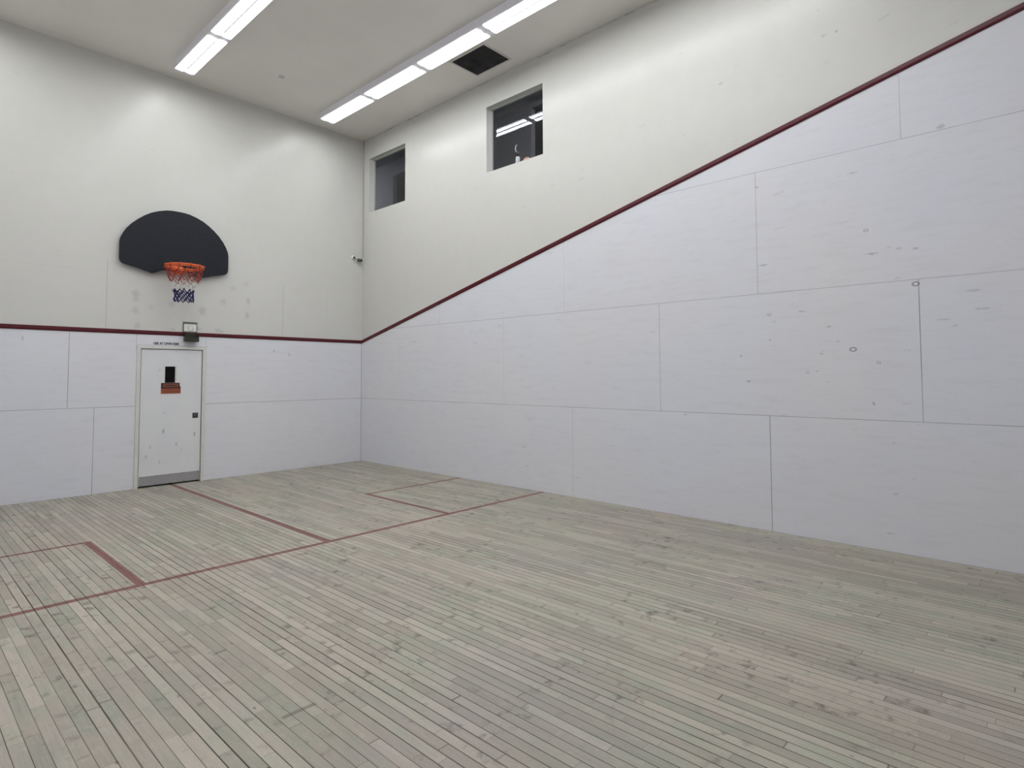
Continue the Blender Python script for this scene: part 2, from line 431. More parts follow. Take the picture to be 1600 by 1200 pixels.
M_glass = bpy.data.materials.new('window_glass')
M_glass.use_nodes = True
gt = M_glass.node_tree
gt.nodes.remove(gt.nodes['Principled BSDF'])
lw = gt.nodes.new('ShaderNodeLayerWeight'); lw.inputs[0].default_value = 0.5
p5 = gt.nodes.new('ShaderNodeMath'); p5.operation = 'POWER'; p5.inputs[1].default_value = 5
gt.links.new(lw.outputs['Facing'], p5.inputs[0])
fr = gt.nodes.new('ShaderNodeMath'); fr.operation = 'MULTIPLY_ADD'; fr.inputs[1].default_value = 0.9; fr.inputs[2].default_value = 0.07
gt.links.new(p5.outputs[0], fr.inputs[0])
tr = gt.nodes.new('ShaderNodeBsdfTransparent'); tr.inputs[0].default_value = (0.84, 0.86, 0.88, 1)
gl = gt.nodes.new('ShaderNodeBsdfGlossy'); gl.inputs['Roughness'].default_value = 0.0
gl.inputs['Color'].default_value = (0.9, 0.93, 1.0, 1)
mx = gt.nodes.new('ShaderNodeMixShader')
gt.links.new(fr.outputs[0], mx.inputs[0]); gt.links.new(tr.outputs[0], mx.inputs[1]); gt.links.new(gl.outputs[0], mx.inputs[2])
gt.links.new(mx.outputs[0], gt.nodes['Material Output'].inputs[0])

M_smoky = bpy.data.materials.new('smoky_clear_plastic')
M_smoky.use_nodes = True
gt = M_smoky.node_tree
pb = gt.nodes['Principled BSDF']
pb.inputs['Base Color'].default_value = (0.085, 0.088, 0.066, 1)
pb.inputs['Roughness'].default_value = 0.25
tr = gt.nodes.new('ShaderNodeBsdfTransparent'); tr.inputs[0].default_value = (0.50, 0.50, 0.42, 1)
nz = gt.nodes.new('ShaderNodeTexNoise'); nz.inputs['Scale'].default_value = 20
mr = gt.nodes.new('ShaderNodeMapRange'); mr.inputs[3].default_value = 0.40; mr.inputs[4].default_value = 0.52
gt.links.new(nz.outputs[0], mr.inputs[0])
mx = gt.nodes.new('ShaderNodeMixShader')
gt.links.new(mr.outputs[0], mx.inputs[0]); gt.links.new(tr.outputs[0], mx.inputs[1]); gt.links.new(pb.outputs[0], mx.inputs[2])
gt.links.new(mx.outputs[0], gt.nodes['Material Output'].inputs[0])


# ------------------------------------------------------------------ mesh helpers
def obj(name, bm, m, parent=None, loc=None, smooth=False, fix=True):
    me = bpy.data.meshes.new(name)
    if fix: bmesh.ops.recalc_face_normals(bm, faces=bm.faces)
    bm.to_mesh(me)
    bm.free()
    for k in (m if isinstance(m, (list, tuple)) else [m]): me.materials.append(k)
    if smooth:
        for p in me.polygons: p.use_smooth = True
    o = bpy.data.objects.new(name, me)
    C.objects.link(o)
    if parent is not None: o.parent = parent
    if loc is not None: o.location = loc
    return o


def empty(name, loc=(0, 0, 0)):
    o = bpy.data.objects.new(name, None)
    o.empty_display_size = 0.1
    C.objects.link(o)
    o.location = loc
    return o


def tag(o, label, cat, group=None):
    o['label'] = label
    o['category'] = cat
    if group: o['group'] = group
    return o


def struct(o):
    o['kind'] = 'structure'
    return o


def add_box(bm, x0, x1, y0, y1, z0, z1, bevel=0.0, mi=0):
    r = bmesh.ops.create_cube(bm, size=1)
    vs = r['verts']
    for v in vs:
        v.co = Vector(((x0 + x1) / 2 + v.co.x * (x1 - x0), (y0 + y1) / 2 + v.co.y * (y1 - y0), (z0 + z1) / 2 + v.co.z * (z1 - z0)))
    fs = set(f for v in vs for f in v.link_faces)
    for f in fs: f.material_index = mi
    if bevel:
        es = list(set(e for v in vs for e in v.link_edges))
        bmesh.ops.bevel(bm, geom=es, offset=bevel, segments=2, affect='EDGES', profile=0.7)


def box(name, dims, m, parent=None, bevel=0.0):
    bm = bmesh.new()
    add_box(bm, *dims, bevel=bevel)
    return obj(name, bm, m, parent)


def add_prism(bm, pts, fn, d0, d1, mi=0):
    """outline pts (a,b) -> fn(a,b,d), from depth d0 to d1"""
    A = [bm.verts.new(fn(a, b_, d0)) for a, b_ in pts]
    B = [bm.verts.new(fn(a, b_, d1)) for a, b_ in pts]
    n = len(pts)
    fs = [bm.faces.new(A), bm.faces.new(B[::-1])]
    for i in range(n): fs.append(bm.faces.new((A[i], A[(i + 1) % n], B[(i + 1) % n], B[i])))
    for f in fs: f.material_index = mi


def add_tube(bm, pts, r, seg=6, closed=False, mi=0):
    pts = [Vector(p) for p in pts]
    n = len(pts)
    rings = []
    for i, p in enumerate(pts):
        if closed: tg = pts[(i + 1) % n] - pts[i - 1]
        else: tg = pts[min(i + 1, n - 1)] - pts[max(i - 1, 0)]
        tg.normalize()
        up = Vector((0, 0, 1)) if abs(tg.z) < 0.95 else Vector((1, 0, 0))
        a = tg.cross(up).normalized()
        b_ = tg.cross(a).normalized()
        rings.append([bm.verts.new(p + (a * math.cos(2 * PI * k / seg) + b_ * math.sin(2 * PI * k / seg)) * r) for k in range(seg)])
    m_ = n if closed else n - 1
    for i in range(m_):
        A, B = rings[i], rings[(i + 1) % n]
        for k in range(seg):
            f = bm.faces.new((A[k], A[(k + 1) % seg], B[(k + 1) % seg], B[k]))
            f.material_index = mi
            f.smooth = True
    if not closed:
        for R in (rings[0], rings[-1]):
            f = bm.faces.new(R); f.material_index = mi


def add_lathe(bm, prof, org, axis, seg=24, mi=0):
    """prof: (distance along axis, radius)"""
    ax = Vector(axis).normalized()
    up = Vector((0, 0, 1)) if abs(ax.z) < 0.9 else Vector((1, 0, 0))
    a = ax.cross(up).normalized()
    b_ = ax.cross(a).normalized()
    org = Vector(org)
    rs = []
    for d, r in prof:
        rs.append([bm.verts.new(org + ax * d + (a * math.cos(2 * PI * k / seg) + b_ * math.sin(2 * PI * k / seg)) * max(r, 1e-5)) for k in range(seg)])
    for A, B in zip(rs, rs[1:]):
        for k in range(seg):
            f = bm.faces.new((A[k], A[(k + 1) % seg], B[(k + 1) % seg], B[k])); f.smooth = True; f.material_index = mi
    for R in (rs[0], rs[-1]):
        f = bm.faces.new(R); f.material_index = mi


def slab(name, fn, A, B, d0, d1, holes, m, mi_side=0):
    """a wall with holes: grid of quads, fn(a,b,d) -> point"""
    xs = sorted(set([A[0], A[1]] + [h[k] for h in holes for k in (0, 1)]))
    ys = sorted(set([B[0], B[1]] + [h[k] for h in holes for k in (2, 3)]))
    bm = bmesh.new()
    vc = {}

    def V(a, b_, d):
        k = (a, b_, d)
        if k not in vc: vc[k] = bm.verts.new(fn(a, b_, d))
        return vc[k]

    def solid(i, j):
        if i < 0 or j < 0 or i >= len(xs) - 1 or j >= len(ys) - 1: return False
        ca, cb = (xs[i] + xs[i + 1]) / 2, (ys[j] + ys[j + 1]) / 2
        return not any(h[0] < ca < h[1] and h[2] < cb < h[3] for h in holes)
    for i in range(len(xs) - 1):
        for j in range(len(ys) - 1):
            if not solid(i, j): continue
            a0, a1, b0, b1 = xs[i], xs[i + 1], ys[j], ys[j + 1]
            for d in (d0, d1): bm.faces.new((V(a0, b0, d), V(a1, b0, d), V(a1, b1, d), V(a0, b1, d)))
            for (ii, jj, p, q) in ((i - 1, j, (a0, b0), (a0, b1)), (i + 1, j, (a1, b0), (a1, b1)), (i, j - 1, (a0, b0), (a1, b0)), (i, j + 1, (a0, b1), (a1, b1))):
                if not solid(ii, jj):
                    bm.faces.new((V(*p, d0), V(*q, d0), V(*q, d1), V(*p, d1)))
    return obj(name, bm, m)


# ------------------------------------------------------------------ shell
bm = bmesh.new(); add_box(bm, XL - 0.15, 0.13, YF - 0.15, 0.15, -0.12, 0.0)
struct(obj('floor', bm, M_floor))
VENT = (-0.716, -0.222, -3.90, -3.268)
o = slab('ceiling', lambda a, b_, d: (a, b_, d), (XL - 0.15, 0.13), (YF - 0.15, 0.15), H, H + 0.10, [VENT], M_ceil); struct(o)
struct(slab('wall_back', lambda a, b_, d: (a, d, b_), (XL - 0.15, 0.13), (0, H), 0.0, 0.15, [(DOOR[0], DOOR[1], -0.01, DOOR[3])], M_back))
struct(slab('wall_right', lambda a, b_, d: (d, a, b_), (YF - 0.15, 0.0), (0, H), 0.0, 0.13, WIN, M_right))
struct(slab('wall_left', lambda a, b_, d: (d, a, b_), (YF - 0.15, 0.0), (0, H), XL - 0.15, XL, [], M_left))
struct(slab('wall_front', lambda a, b_, d: (a, d, b_), (XL, 0.0), (0, H), YF - 0.15, YF, [], M_front))

# raised red out-line strips, a bevelled batten
LW, LT = 0.058, 0.016
prof = [(-LW / 2, 0.0), (-LW / 2 + 0.002, LT * 0.45), (-LW / 2 + 0.020, LT), (LW / 2 - 0.004, LT), (LW / 2, LT * 0.7), (LW / 2, 0.0)]


def strip(name, p0, p1, nrm):
    bm = bmesh.new()
    p0, p1, nrm = Vector(p0), Vector(p1), Vector(nrm)
    dirn = (p1 - p0).normalized()
    upv = nrm.cross(dirn).normalized()
    if upv.z < 0: upv = -upv
    A = [bm.verts.new(p0 + upv * a + nrm * (d - 0.001)) for a, d in prof]
    B = [bm.verts.new(p1 + upv * a + nrm * (d - 0.001)) for a, d in prof]
    n = len(prof)
    bm.faces.new(A); bm.faces.new(B[::-1])
    for i in range(n): bm.faces.new((A[i], A[(i + 1) % n], B[(i + 1) % n], B[i]))
    return struct(obj(name, bm, M_trim))


strip('trim_1', (XL, 0, ZR), (-0.001, 0, ZR), (0, -1, 0))
strip('trim_2', (0, -0.001, ZR), (0, YF, ZR - SL * YF), (-1, 0, 0))
strip('trim_3', (XL, -0.02, ZR), (XL, YF, ZR - SL * YF), (1, 0, 0))
strip('trim_4', (XL, YF, 4.53), (0, YF, 4.53), (0, 1, 0))

# ------------------------------------------------------------------ viewing gallery behind the windows
gy0, gy1 = YF - 0.15, 4.0
GX = 1.25
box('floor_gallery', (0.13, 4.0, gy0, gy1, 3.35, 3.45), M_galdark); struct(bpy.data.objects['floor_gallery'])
struct(box('ceiling_gallery', (0.13, 4.0, gy0, gy1, H + 0.16, H + 0.24), M_gal))
struct(slab('wall_gallery_partition', lambda a, b_, d: (d, a, b_), (gy0, gy1), (3.45, H + 0.16), GX, GX + 0.1,
            [(-4.6, -3.02, 3.46, 5.95), (-0.35, 0.80, 3.46, 5.72)], M_gal))
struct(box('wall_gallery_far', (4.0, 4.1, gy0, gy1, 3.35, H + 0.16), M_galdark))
struct(box('wall_gallery_end_back', (0.13, 4.0, gy1, gy1 + 0.1, 3.35, H + 0.16), M_gal))
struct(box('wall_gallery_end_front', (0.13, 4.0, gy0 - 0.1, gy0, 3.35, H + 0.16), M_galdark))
struct(box('wall_gallery_return', (0.02, 0.13, 0.151, gy1, 3.35, H + 0.16), M_gal))

M_gl = bpy.data.materials.new('gallery_fill_glow')  # fill light for the gallery, not a known fixture
M_gl.use_nodes = True
M_gl.node_tree.nodes['Principled BSDF'].inputs['Emission Color'].default_value = (0.95, 0.96, 1.0, 1)
M_gl.node_tree.nodes['Principled BSDF'].inputs['Emission Strength'].default_value = 60.0
for k, yy in enumerate((-4.95, 2.9)):  # two glowing domes added out of view to brighten the gallery
    bm = bmesh.new()
    add_lathe(bm, [(0, .16), (.03, .16), (.06, .13), (.075, .07), (.08, .01)], (0.7, yy, H + 0.16), (0, 0, -1), 24)
    struct(obj('ceiling_added_glow', bm, M_gl))

# windows
for k, (y0, y1, z0, z1) in enumerate(WIN):
    wroot = struct(empty('window_%d' % (k + 1), (GLX, (y0 + y1) / 2, z0)))
    bm = bmesh.new()
    e = 0.014
    X0, X1 = GLX - 0.022 - GLX, GLX + 0.02 - GLX
    yy0, yy1, zz1 = y0 - (y0 + y1) / 2, y1 - (y0 + y1) / 2, z1 - z0
    add_box(bm, X0, X1, yy0, yy0 + e, 0, zz1); add_box(bm, X0, X1, yy1 - e, yy1, 0, zz1)
    add_box(bm, X0, X1, yy0 + e, yy1 - e, 0, e * 0.6); add_box(bm, X0, X1, yy0 + e, yy1 - e, zz1 - e, zz1)
    obj('window_frame', bm, M_reveal, wroot)
    bm = bmesh.new()
    vs = [bm.verts.new(p) for p in ((0, yy0 + e, e * .6), (0, yy1 - e, e * .6), (0, yy1 - e, zz1 - e), (0, yy0 + e, zz1 - e))]
    bm.faces.new(vs)
    obj('glass_pane', bm, M_glass, wroot)

# things standing on the ledge behind the second window
LZ = WIN[1][2]
led = struct(box('trim_5', (0.131, 0.33, WIN[1][0] - 0.1, WIN[1][1] + 0.1, LZ - 0.03, LZ + 0.001), M_gal))
bt = tag(empty('bottle', (0.21, -3.66, LZ + 0.001)), 'white bottle with a black neck and thin white curved spout behind the larger window', 'bottle')
bm = bmesh.new(); add_lathe(bm, [(0, .030), (.004, .033), (.165, .033), (.178, .028), (.186, .016)], (0, 0, 0), (0, 0, 1), 20); obj('bottle_body', bm, M_bottle, bt)
bm = bmesh.new(); add_lathe(bm, [(.184, .017), (.21, .019), (.214, .024), (.252, .022), (.257, .010)], (0, 0, 0), (0, 0, 1), 16); obj('cap', bm, M_camdark, bt)
bm = bmesh.new(); add_tube(bm, [(0, 0, .25), (-.003, .02, .262), (-.004, .038, .28), (-.004, .045, .31), (-.003, .040, .34), (0, .028, .362), (0, .018, .358)], .0075, 8); obj('spout', bm, M_bottle, bt)
bm = bmesh.new()
bmesh.ops.create_uvsphere(bm, u_segments=20, v_segments=12, radius=0.062)
tag(obj('ball', bm, M_orangeball, None, (0.200, -3.85, LZ + 0.063), True), 'pale orange ball low behind the larger window, right of the bottle', 'ball')
# ------------------------------------------------------------------ lights
ROWS = [(-1.03, 'in the row nearest the windows'), (-3.21, 'in the middle row'), (-5.39, 'in the row away from the windows')]
ORD = ['end one beside basketball wall'] + [q + ' from basketball wall' for q in ('second', 'third', 'fourth', 'fifth', 'sixth', 'seventh')]
PITCH = 1.262
LL = 1.150


def make_light():
    r = empty('ceiling_light', (0, 0, H))
    bm = bmesh.new()     # sheet metal tray with sloped shoulders
    half = PITCH / 2
    add_prism(bm, [(-0.13, 0.0), (-0.13, -0.102), (-0.122, -0.110), (0.122, -0.110), (0.13, -0.102), (0.13, 0.0)],
              lambda a, b_, d: (a, d, b_), -half + 0.001, half - 0.001)
    obj('housing', bm, M_housing, r)
    pts = []
    n = 28
    for i in range(n + 1):   # twin-lobed wraparound lens
        a = -0.119 + 0.238 * i / n
        dz = -0.1155 - 0.0045 * abs(math.sin(PI * (a + 0.119) / 0.119)) ** 0.8
        pts.append((a, dz))
    bm = bmesh.new()
    add_prism(bm, [(0.119, -0.1095)] + pts[::-1] + [(-0.119, -0.1095)], lambda a, b_, d: (a, d, b_), -LL / 2, LL / 2)
    obj('lens', bm, M_lens, r)
    for s in (-1, 1):
        bm = bmesh.new()
        add_prism(bm, [(-0.124, -0.1095), (-0.122, -0.1125), (-0.06, -0.114), (0.06, -0.114), (0.122, -0.1125), (0.124, -0.1095)],
                  lambda a, b_, d: (a, d, b_), s * (LL / 2 + 0.001), s * (half - 0.002))
        obj('end_cap', bm, M_housing, r)
    return r


def dup(root, loc):
    r = root.copy()
    C.objects.link(r)
    r.location = loc
    for ch in list(root.children):
        c_ = ch.copy()
        C.objects.link(c_)
        c_.parent = r
    return r


L0 = make_light()
first = True
for (lxx, rn) in ROWS:
    for k in range(6 if lxx > -2 else 7):
        y = -0.54 - LL / 2 - k * PITCH
        o = L0 if first else dup(L0, (lxx, y, H))
        o.location = (lxx, y, H)
        first = False
        tag(o, 'fluorescent ceiling light %s, %s' % (rn, ORD[k]), 'ceiling light', 'fluorescent lights in rows across the ceiling')

# vent and cover plate on the ceiling
vr = tag(empty('ceiling_vent', ((VENT[0] + VENT[1]) / 2, (VENT[2] + VENT[3]) / 2, H)), 'dark square vent opening in the ceiling above the larger window', 'vent')
hx, hy = (VENT[1] - VENT[0]) / 2, (VENT[3] - VENT[2]) / 2
bm = bmesh.new()
fw_ = 0.022
for (a0, a1, b0, b1) in ((-hx - fw_, hx + fw_, -hy - fw_, -hy), (-hx - fw_, hx + fw_, hy, hy + fw_), (-hx - fw_, -hx, -hy, hy), (hx, hx + fw_, -hy, hy)):
    add_box(bm, a0, a1, b0, b1, -0.010, 0.0)
obj('vent_frame', bm, M_ventfr, vr)
bm = bmesh.new()
for (a0, a1, b0, b1) in ((-hx, hx, -hy, -hy + .004), (-hx, hx, hy - .004, hy), (-hx, -hx + .004, -hy, hy), (hx - .004, hx, -hy, hy)):
    add_box(bm, a0, a1, b0, b1, -0.002, 0.25)
add_box(bm, -hx, hx, -hy, hy, 0.25, 0.26)
obj('duct', bm, M_ventin, vr)
bm = bmesh.new()
for i in range(24):
    a = -hx + 2 * hx * (i + 0.5) / 24
    add_box(bm, a - 0.0015, a + 0.0015, -hy + .005, hy - .005, 0.004, 0.012)
for i in range(30):
    a = -hy + 2 * hy * (i + 0.5) / 30
    add_box(bm, -hx + .005, hx - .005, a - 0.0015, a + 0.0015, 0.004, 0.010)
obj('vent_grille', bm, M_ventin, vr)
bm = bmesh.new()
add_lathe(bm, [(0, .042), (.004, .042), (.009, .036), (.010, .0)], (-2.124, -1.158, H), (0, 0, -1), 24)
tag(obj('ceiling_cover_plate', bm, M_plate), 'small round cover plate on the ceiling between two light rows', 'cover plate')

# ------------------------------------------------------------------ door
dr = struct(empty('door_1', (-3.115, 0, 0)))
DX = 3.115


def dbox(name, x0, x1, y0, y1, z0, z1, m, par, bev=0.0):
    bm = bmesh.new()
    add_box(bm, x0 + DX, x1 + DX, y0, y1, z0, z1, bevel=bev)
    return obj(name, bm, m, par)


bm = bmesh.new()
fx0, fx1, fz = DOOR[0] + DX, DOOR[1] + DX, DOOR[3]
jw = 0.046
add_box(bm, fx0, fx0 + jw, -0.014, 0.12, 0, fz)
add_box(bm, fx1 - jw, fx1, -0.014, 0.12, 0, fz)
add_box(bm, fx0 + jw, fx1 - jw, -0.014, 0.12, fz - jw * 0.8, fz)
obj('door_frame', bm, M_frame, dr)
lx0, lx1, lz0, lz1 = DOOR[0] + jw + 0.010, DOOR[1] - jw - 0.009, 0.022, DOOR[3] - jw
VX0, VX1, VZ0, VZ1 = -3.213, -3.052, 1.435, 1.678
leaf = slab('door_leaf', lambda a, b_, d: (a + DX, d, b_), (lx0, lx1), (lz0, lz1), 0.004, 0.048, [(VX0, VX1, VZ0, VZ1)], M_door)
leaf.parent = dr
bm = bmesh.new()  # backing and stops coloured black for the shade in the door gaps
add_box(bm, DOOR[0] + DX, DOOR[1] + DX, 0.13, 0.15, 0.0, DOOR[3])
add_box(bm, DOOR[0] + DX + 0.01, DOOR[0] + DX + jw + 0.02, 0.052, 0.13, 0, DOOR[3] - .01)
add_box(bm, DOOR[1] + DX - jw - 0.02, DOOR[1] + DX - 0.01, 0.052, 0.13, 0, DOOR[3] - .01)
add_box(bm, DOOR[0] + DX + .06, DOOR[1] + DX - .06, 0.052, 0.13, DOOR[3] - .07, DOOR[3] - .01)
obj('door_gap_shade', bm, M_black, dr)
kp = dbox('kick_plate', lx0 + .006, lx1 - .004, 0.001, 0.004, 0.026, 0.152, M_kick, dr)
for i in range(5):
    for zz in (0.036, 0.142):
        bm = bmesh.new()
        xx = lx0 + .03 + i * (lx1 - lx0 - .06) / 4 + DX
        add_lathe(bm, [(0, .005), (.002, .0045), (.003, .001)], (xx, 0.001, zz), (0, -1, 0), 10)
        obj('screw', bm, M_black, kp)
# vision panel
vp = dbox('vision_glass', VX0 + .008, VX1 - .020, 0.020, 0.026, VZ0 + .004, VZ1 - .008, M_glassdark, dr)
bm = bmesh.new()
a0, a1 = VX0 + DX, VX1 + DX
for q in ((a0, a0 + .008, VZ0, VZ1), (a1 - .020, a1, VZ0, VZ1), (a0 + .008, a1 - .020, VZ1 - .008, VZ1), (a0 + .008, a1 - .020, VZ0, VZ0 + .004)):
    add_box(bm, q[0], q[1], 0.001, 0.046, q[2], q[3])
obj('vision_frame', bm, M_frame, dr)
# flush ring pull
hp = dbox('latch_plate', -2.833, -2.757, -0.001, 0.005, 0.922, 0.998, M_latch, dr, 0.001)
bm = bmesh.new()
add_lathe(bm, [(0, .026), (.003, .026), (.0035, .019), (.001, .017)], (-2.797 + DX, -0.001, 0.960), (0, -1, 0), 24)
obj('ring_pull', bm, M_latch, hp)
bm = bmesh.new()
add_box(bm, -2.808 + DX, -2.803 + DX, -0.007, -0.001, .950, .974)
add_lathe(bm, [(0, .006), (.005, .005)], (-2.783 + DX, -0.001, 0.977), (0, -1, 0), 12)
obj('latch_tongue', bm, M_chrome, hp)


# ------------------------------------------------------------------ writing
def text_mesh(name, body, size, m, parent, loc, ext=0.0005, sx=1.0, bold=0.0):
    cu = bpy.data.curves.new(name, 'FONT')
    cu.body = body
    cu.size = size
    cu.align_x = 'CENTER'; cu.align_y = 'CENTER'
    cu.extrude = ext
    cu.offset = bold
    tmp = bpy.data.objects.new('tmp', cu)
    C.objects.link(tmp)
    dg = bpy.context.evaluated_depsgraph_get()
    me = bpy.data.meshes.new_from_object(tmp.evaluated_get(dg))
    bpy.data.objects.remove(tmp)
    me.transform(Matrix.Rotation(PI / 2, 4, 'X') @ Matrix.Diagonal((sx, 1, 1, 1)))
    me.materials.clear()
    me.materials.append(m)
    o = bpy.data.objects.new(name, me)
    C.objects.link(o)
    if parent: o.parent = parent
    o.location = loc
    return o


tx = text_mesh('lettering', 'USE AT OWN RISK', 0.047, M_ink, None, (-3.196, -0.0006, 1.992), sx=0.84, bold=0.0022)
tag(tx, 'black capital letters reading USE AT OWN RISK on the wall above the door', 'lettering')

sg = tag(empty('warning_sign', (-3.124, 0.0035, 1.36)), 'orange and dark brown WARNING sign under the small window of the door', 'sign')
bm = bmesh.new()
add_prism(bm, [(-.128, -.074), (.128, -.074), (.126, .018), (.114, .030), (.110, .078), (-.128, .078)], lambda a, b_, d: (a, d, b_), -0.004, 0.0)
obj('sign_panel', bm, M_signor, sg)
bm = bmesh.new()
add_prism(bm, [(-.126, -.004), (.124, -.004), (.118, .026), (.109, .034), (.108, .076), (-.126, .076)], lambda a, b_, d: (a, d, b_), -0.0048, -0.0038)
obj('sign_header', bm, M_signdk, sg)
bm = bmesh.new()
# rounded plate of the heading
pts = []
for (cx_, cz_, q) in ((.080, .049, 0), (-.092, .049, 1), (-.092, .031, 2), (.080, .031, 3)):
    for i in range(5):
        an = (q + i / 4) * PI / 2
        pts.append((cx_ + .011 * math.cos(an), cz_ + .011 * math.sin(an)))
add_prism(bm, pts, lambda a, b_, d: (a, d, b_), -0.0054, -0.0046)
obj('sign_cartouche', bm, M_signlt, sg)
bm = bmesh.new()
add_prism(bm, [(-.006 + (a + .006) * .965, .039 + (b_ - .039) * .80) for a, b_ in pts], lambda a, b_, d: (a, d, b_), -0.0058, -0.0050)
obj('sign_heading_field', bm, M_signred, sg)
text_mesh('lettering', 'WARNING', 0.036, M_signdk, sg, (-.006, -.0062, .039), sx=0.95, bold=0.0016)
bm = bmesh.new()
random.seed(3)
for i, zz in enumerate((-.018, -.034, -.047, -.061)):
    xx = -.11 + .02 * random.random()
    while xx < .10:
        wd = .012 + .03 * random.random()
        add_box(bm, xx, min(xx + wd, .115), -.0048, -.0038, zz - .0028, zz + .0028)
        xx += wd + .008
obj('small_print', bm, M_signdk, sg)

# ------------------------------------------------------------------ framed card and clear box above the door
wb = tag(empty('wall_box', (-2.892, 0, 2.03)), 'small grey framed card with smoky clear box below, on red line above door', 'wall box')
bm = bmesh.new()
add_box(bm, -.098, .098, -.008, 0, .130, .290, 0.001)
obj('card_frame', bm, M_boxgrey, wb)
bm = bmesh.new(); add_box(bm, -.083, .085, -.0095, -.0075, .152, .258); obj('card', bm, M_card, wb)
bm = bmesh.new()
for q in ((-.022, -.017, .168, .240), (.032, .037, .168, .222), (-.022, .037, .165, .170), (-.066, -.022, .203, .207), (-.010, .030, .232, .235), (.004, .009, .156, .166), (-.06, -.045, .232, .238)):
    add_box(bm, q[0], q[1], -.0105, -.0092, q[2], q[3])
obj('card_drawing', bm, M_cardink, wb)
bm = bmesh.new()   # clear box: open-fronted tray with a deep lip
add_box(bm, -.088, .092, -.100, -.017, .000, .004)
add_box(bm, -.088, -.084, -.100, -.017, .004, .128)
add_box(bm, .088, .092, -.100, -.017, .004, .128)
add_box(bm, -.084, .088, -.0215, -.0175, .004, .128)
obj('clear_box', bm, M_smoky, wb)
bm = bmesh.new(); add_box(bm, -.088, .092, -.104, -.100, .0, .046); obj('box_lip', bm, M_smoky, wb)
bm = bmesh.new(); add_box(bm, -.07, .07, -.096, -.024, .005, .03); obj('box_contents', bm, M_boxgrey, wb)

# ------------------------------------------------------------------ basketball hoop
hp = tag(empty('basketball_hoop', (-3.105, 0, 2.97)), 'fan shaped dark slate backboard with orange rim and net, above the door', 'basketball hoop')
HZ = 2.97
half = [(0, 3.893), (.08, 3.891), (.15, 3.882), (.25, 3.852), (.34, 3.812), (.42, 3.760), (.50, 3.695), (.57, 3.625), (.63, 3.550), (.67, 3.475), (.695, 3.42), (.706, 3.375),
        (.708, 3.34), (.708, 3.135), (.702, 3.100), (.685, 3.075), (.66, 3.060), (.50, 3.022), (.35, 2.980), (.32, 2.972), (.295, 2.972), (.27, 2.982), (.20, 3.015), (.15, 3.030), (0, 3.035)]
pts = [(a, z - HZ) for a, z in half] + [(-a, z - HZ) for a, z in half[-2:0:-1]]
bm = bmesh.new()
add_prism(bm, pts, lambda a, b_, d: (a, d, b_), -0.075, -0.045)
es = [e for e in bm.edges if abs(e.verts[0].co.y - e.verts[1].co.y) < 1e-6 and e.verts[0].co.y < -0.07]
bmesh.ops.bevel(bm, geom=es, offset=0.005, segments=2, affect='EDGES')
obj('backboard', bm, M_board, hp)
bm = bmesh.new()
for sx in (-.3, .3):
    add_box(bm, sx - .02, sx + .02, -.046, 0, .15, .78)
add_box(bm, -.32, .32, -.040, -.002, .40, .44)
obj('wall_mount', bm, M_boxgrey, hp)
RC, RR, RZ = -0.375, 0.238, 3.062 - HZ
bm = bmesh.new()
add_tube(bm, [(RR * math.cos(2 * PI * k / 48), RC + RR * math.sin(2 * PI * k / 48), RZ) for k in range(48)], 0.0115, 10, True)
add_tube(bm, [(RR * math.cos(2 * PI * k / 48), RC + RR * math.sin(2 * PI * k / 48), RZ - 0.022) for k in range(48)], 0.008, 8, True)
obj('rim', bm, M_orange, hp)
bm = bmesh.new()   # rim plate and brace
add_box(bm, -.075, .075, -.084, -.074, RZ - .075, RZ + .045, 0.002)
add_prism(bm, [(-.07, -.08), (.07, -.08), (.12, RC + RR - .012), (-.12, RC + RR - .012)], lambda a, b_, d: (a, b_, d), RZ - .010, RZ + .004)
for s in (-1, 1):
    add_tube(bm, [(s * .055, -.08, RZ - .06), (s * .10, -.13, RZ - .035), (s * .175, RC + .15, RZ - .018)], .007, 8)
obj('rim_bracket', bm, M_orange, hp)
for sx in (-.05, .05):
    for sz in (-.05, .03):
        bm = bmesh.new(); add_lathe(bm, [(0, .009), (.006, .009), (.008, .006)], (sx, -.084, RZ + sz), (0, -1, 0), 6)
        obj('bolt', bm, M_bolt, hp)
# net: twelve loops, diamonds, red over white over navy
N = 12
levels = [(RZ - .012, .238), (RZ - .085, .222), (RZ - .155, .198), (RZ - .225, .172), (RZ - .285, .148), (RZ - .335, .130), (RZ - .375, .122), (RZ - .415, .121), (RZ - .455, .122), (RZ - .490, .120)]
rnd = random.Random(5)
node = {}
for i, (z, r) in enumerate(levels):
    for k in range(N):
        an = 2 * PI * (k + (0.5 if i % 2 else 0.0)) / N + rnd.uniform(-.06, .06) * (0 if i == 0 else 1)
        sag = rnd.uniform(-.012, .012) if i else 0
        rr = r + (rnd.uniform(-.012, .008) if i else 0)
        node[(i, k)] = Vector((rr * math.cos(an), RC + rr * math.sin(an), z + sag))
nets = {'r': bmesh.new(), 'w': bmesh.new(), 'b': bmesh.new()}


def which(i): return 'r' if i < 3 else ('w' if i < 5 else 'b')


def cord(bm, a, b_, r, sag=0.006):
    md = (a + b_) / 2
    out = Vector((md.x, md.y - RC, 0))
    if out.length > 0: out.normalize()
    md = md - out * 0.004 + Vector((0, 0, -sag))
    add_tube(bm, [a, md, b_], r, 5)


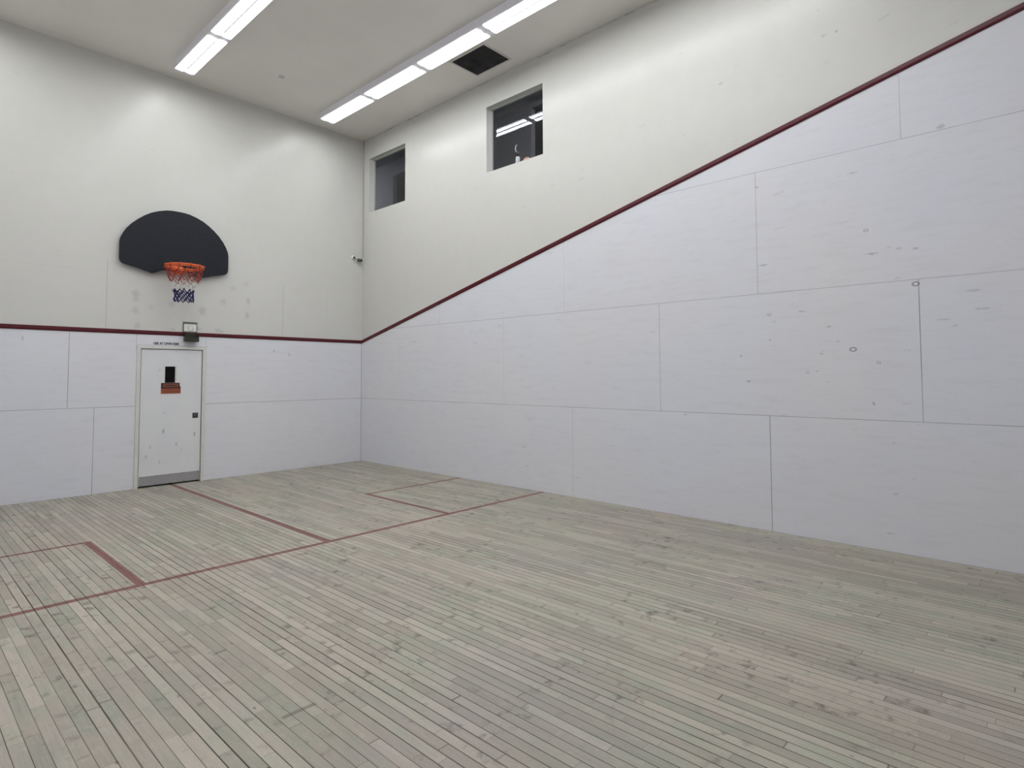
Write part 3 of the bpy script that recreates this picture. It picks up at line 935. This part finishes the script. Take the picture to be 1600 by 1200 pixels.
for i in range(len(levels) - 1):
    for k in range(N):
        if i % 2 == 0: nb = [(i + 1, k), (i + 1, (k - 1) % N)]
        else: nb = [(i + 1, k), (i + 1, (k + 1) % N)]
        for q in nb:
            cord(nets[which(i)], node[(i, k)], node[q], (.0052, .0046, .0070)['rwb'.index(which(i))], .004)
for k in range(N):   # ties wrapped over the rim
    p = node[(0, k)]
    an = math.atan2(p.y - RC, p.x)
    loop = [Vector((RR * math.cos(an), RC + RR * math.sin(an), RZ - .006)) + Vector((math.cos(an) * math.cos(j * PI / 5), math.sin(an) * math.cos(j * PI / 5), 0)) * .016 + Vector((0, 0, math.sin(j * PI / 5))) * .022 for j in range(10)]
    add_tube(nets['r'], loop, .006, 5, True)
for k in range(N):   # knots of the lower band
    for lv in (5, 6, 7, 8, 9):
        p = node[(lv, k)]
        bmesh.ops.create_icosphere(nets['b'], subdivisions=1, radius=.0095, matrix=Matrix.Translation(p))
for k in range(N):
    for lv in (1, 2, 3):
        p = node[(lv, k)]
        bmesh.ops.create_icosphere(nets['r'], subdivisions=1, radius=.0078, matrix=Matrix.Translation(p))
net = obj('net', nets['r'], M_netred, hp, fix=False)
obj('net_middle', nets['w'], M_netwhite, net, fix=False)['label'] = 'white middle band of the net'
obj('net_bottom', nets['b'], M_netblue, net, fix=False)['label'] = 'navy blue bottom band of the net'

# ------------------------------------------------------------------ camera in the corner, with its cable
sc_ = tag(empty('security_camera', (-0.192, 0, 3.664)), 'small security camera with dark body on a white wall mount in the corner', 'camera')
bm = bmesh.new()
add_lathe(bm, [(0, .036), (.008, .036), (.018, .032), (.026, .027), (.030, .024)], (0, 0, 0), (0, -1, 0), 28)
obj('mount', bm, M_camwhite, sc_)
bm = bmesh.new()
add_lathe(bm, [(0.028, .021), (.036, .021), (.040, .014)], (0.003, 0, -.004), (0, -1, 0), 20)
obj('mount_opening', bm, M_camdark, sc_)
bm = bmesh.new()
add_tube(bm, [(.004, -.036, -.014), (.020, -.05, -.030), (.045, -.058, -.038), (.075, -.06, -.044)], .0055, 8)
obj('arm', bm, M_camdark, sc_)
ax = Vector((1, -0.18, -0.03)).normalized()
bm = bmesh.new()
add_lathe(bm, [(0, .024), (.003, .030), (.055, .031), (.078, .027), (.088, .018), (.092, .004)], (.062, -.052, -.042), ax, 24)
obj('camera_body', bm, M_camdark, sc_)
bm = bmesh.new()
add_lathe(bm, [(0.0, .013), (.004, .013), (.005, .008)], (.085, -.083, -.044), (-.35, -1, -.15), 16)
obj('camera_lens', bm, M_lensglass, sc_)
bm = bmesh.new()
add_box(bm, -.012, .0, -.007, .007, 0, H - 3.69, 0.002)
for k in range(5):
    z = .15 + k * .48
    add_box(bm, -.014, 0, -.011, .011, z, z + .018)
cd = obj('cable_conduit', bm, M_cond, None, (0, -0.036, 3.685))
tag(cd, 'thin grey cable conduit running up the corner from the security camera', 'conduit')
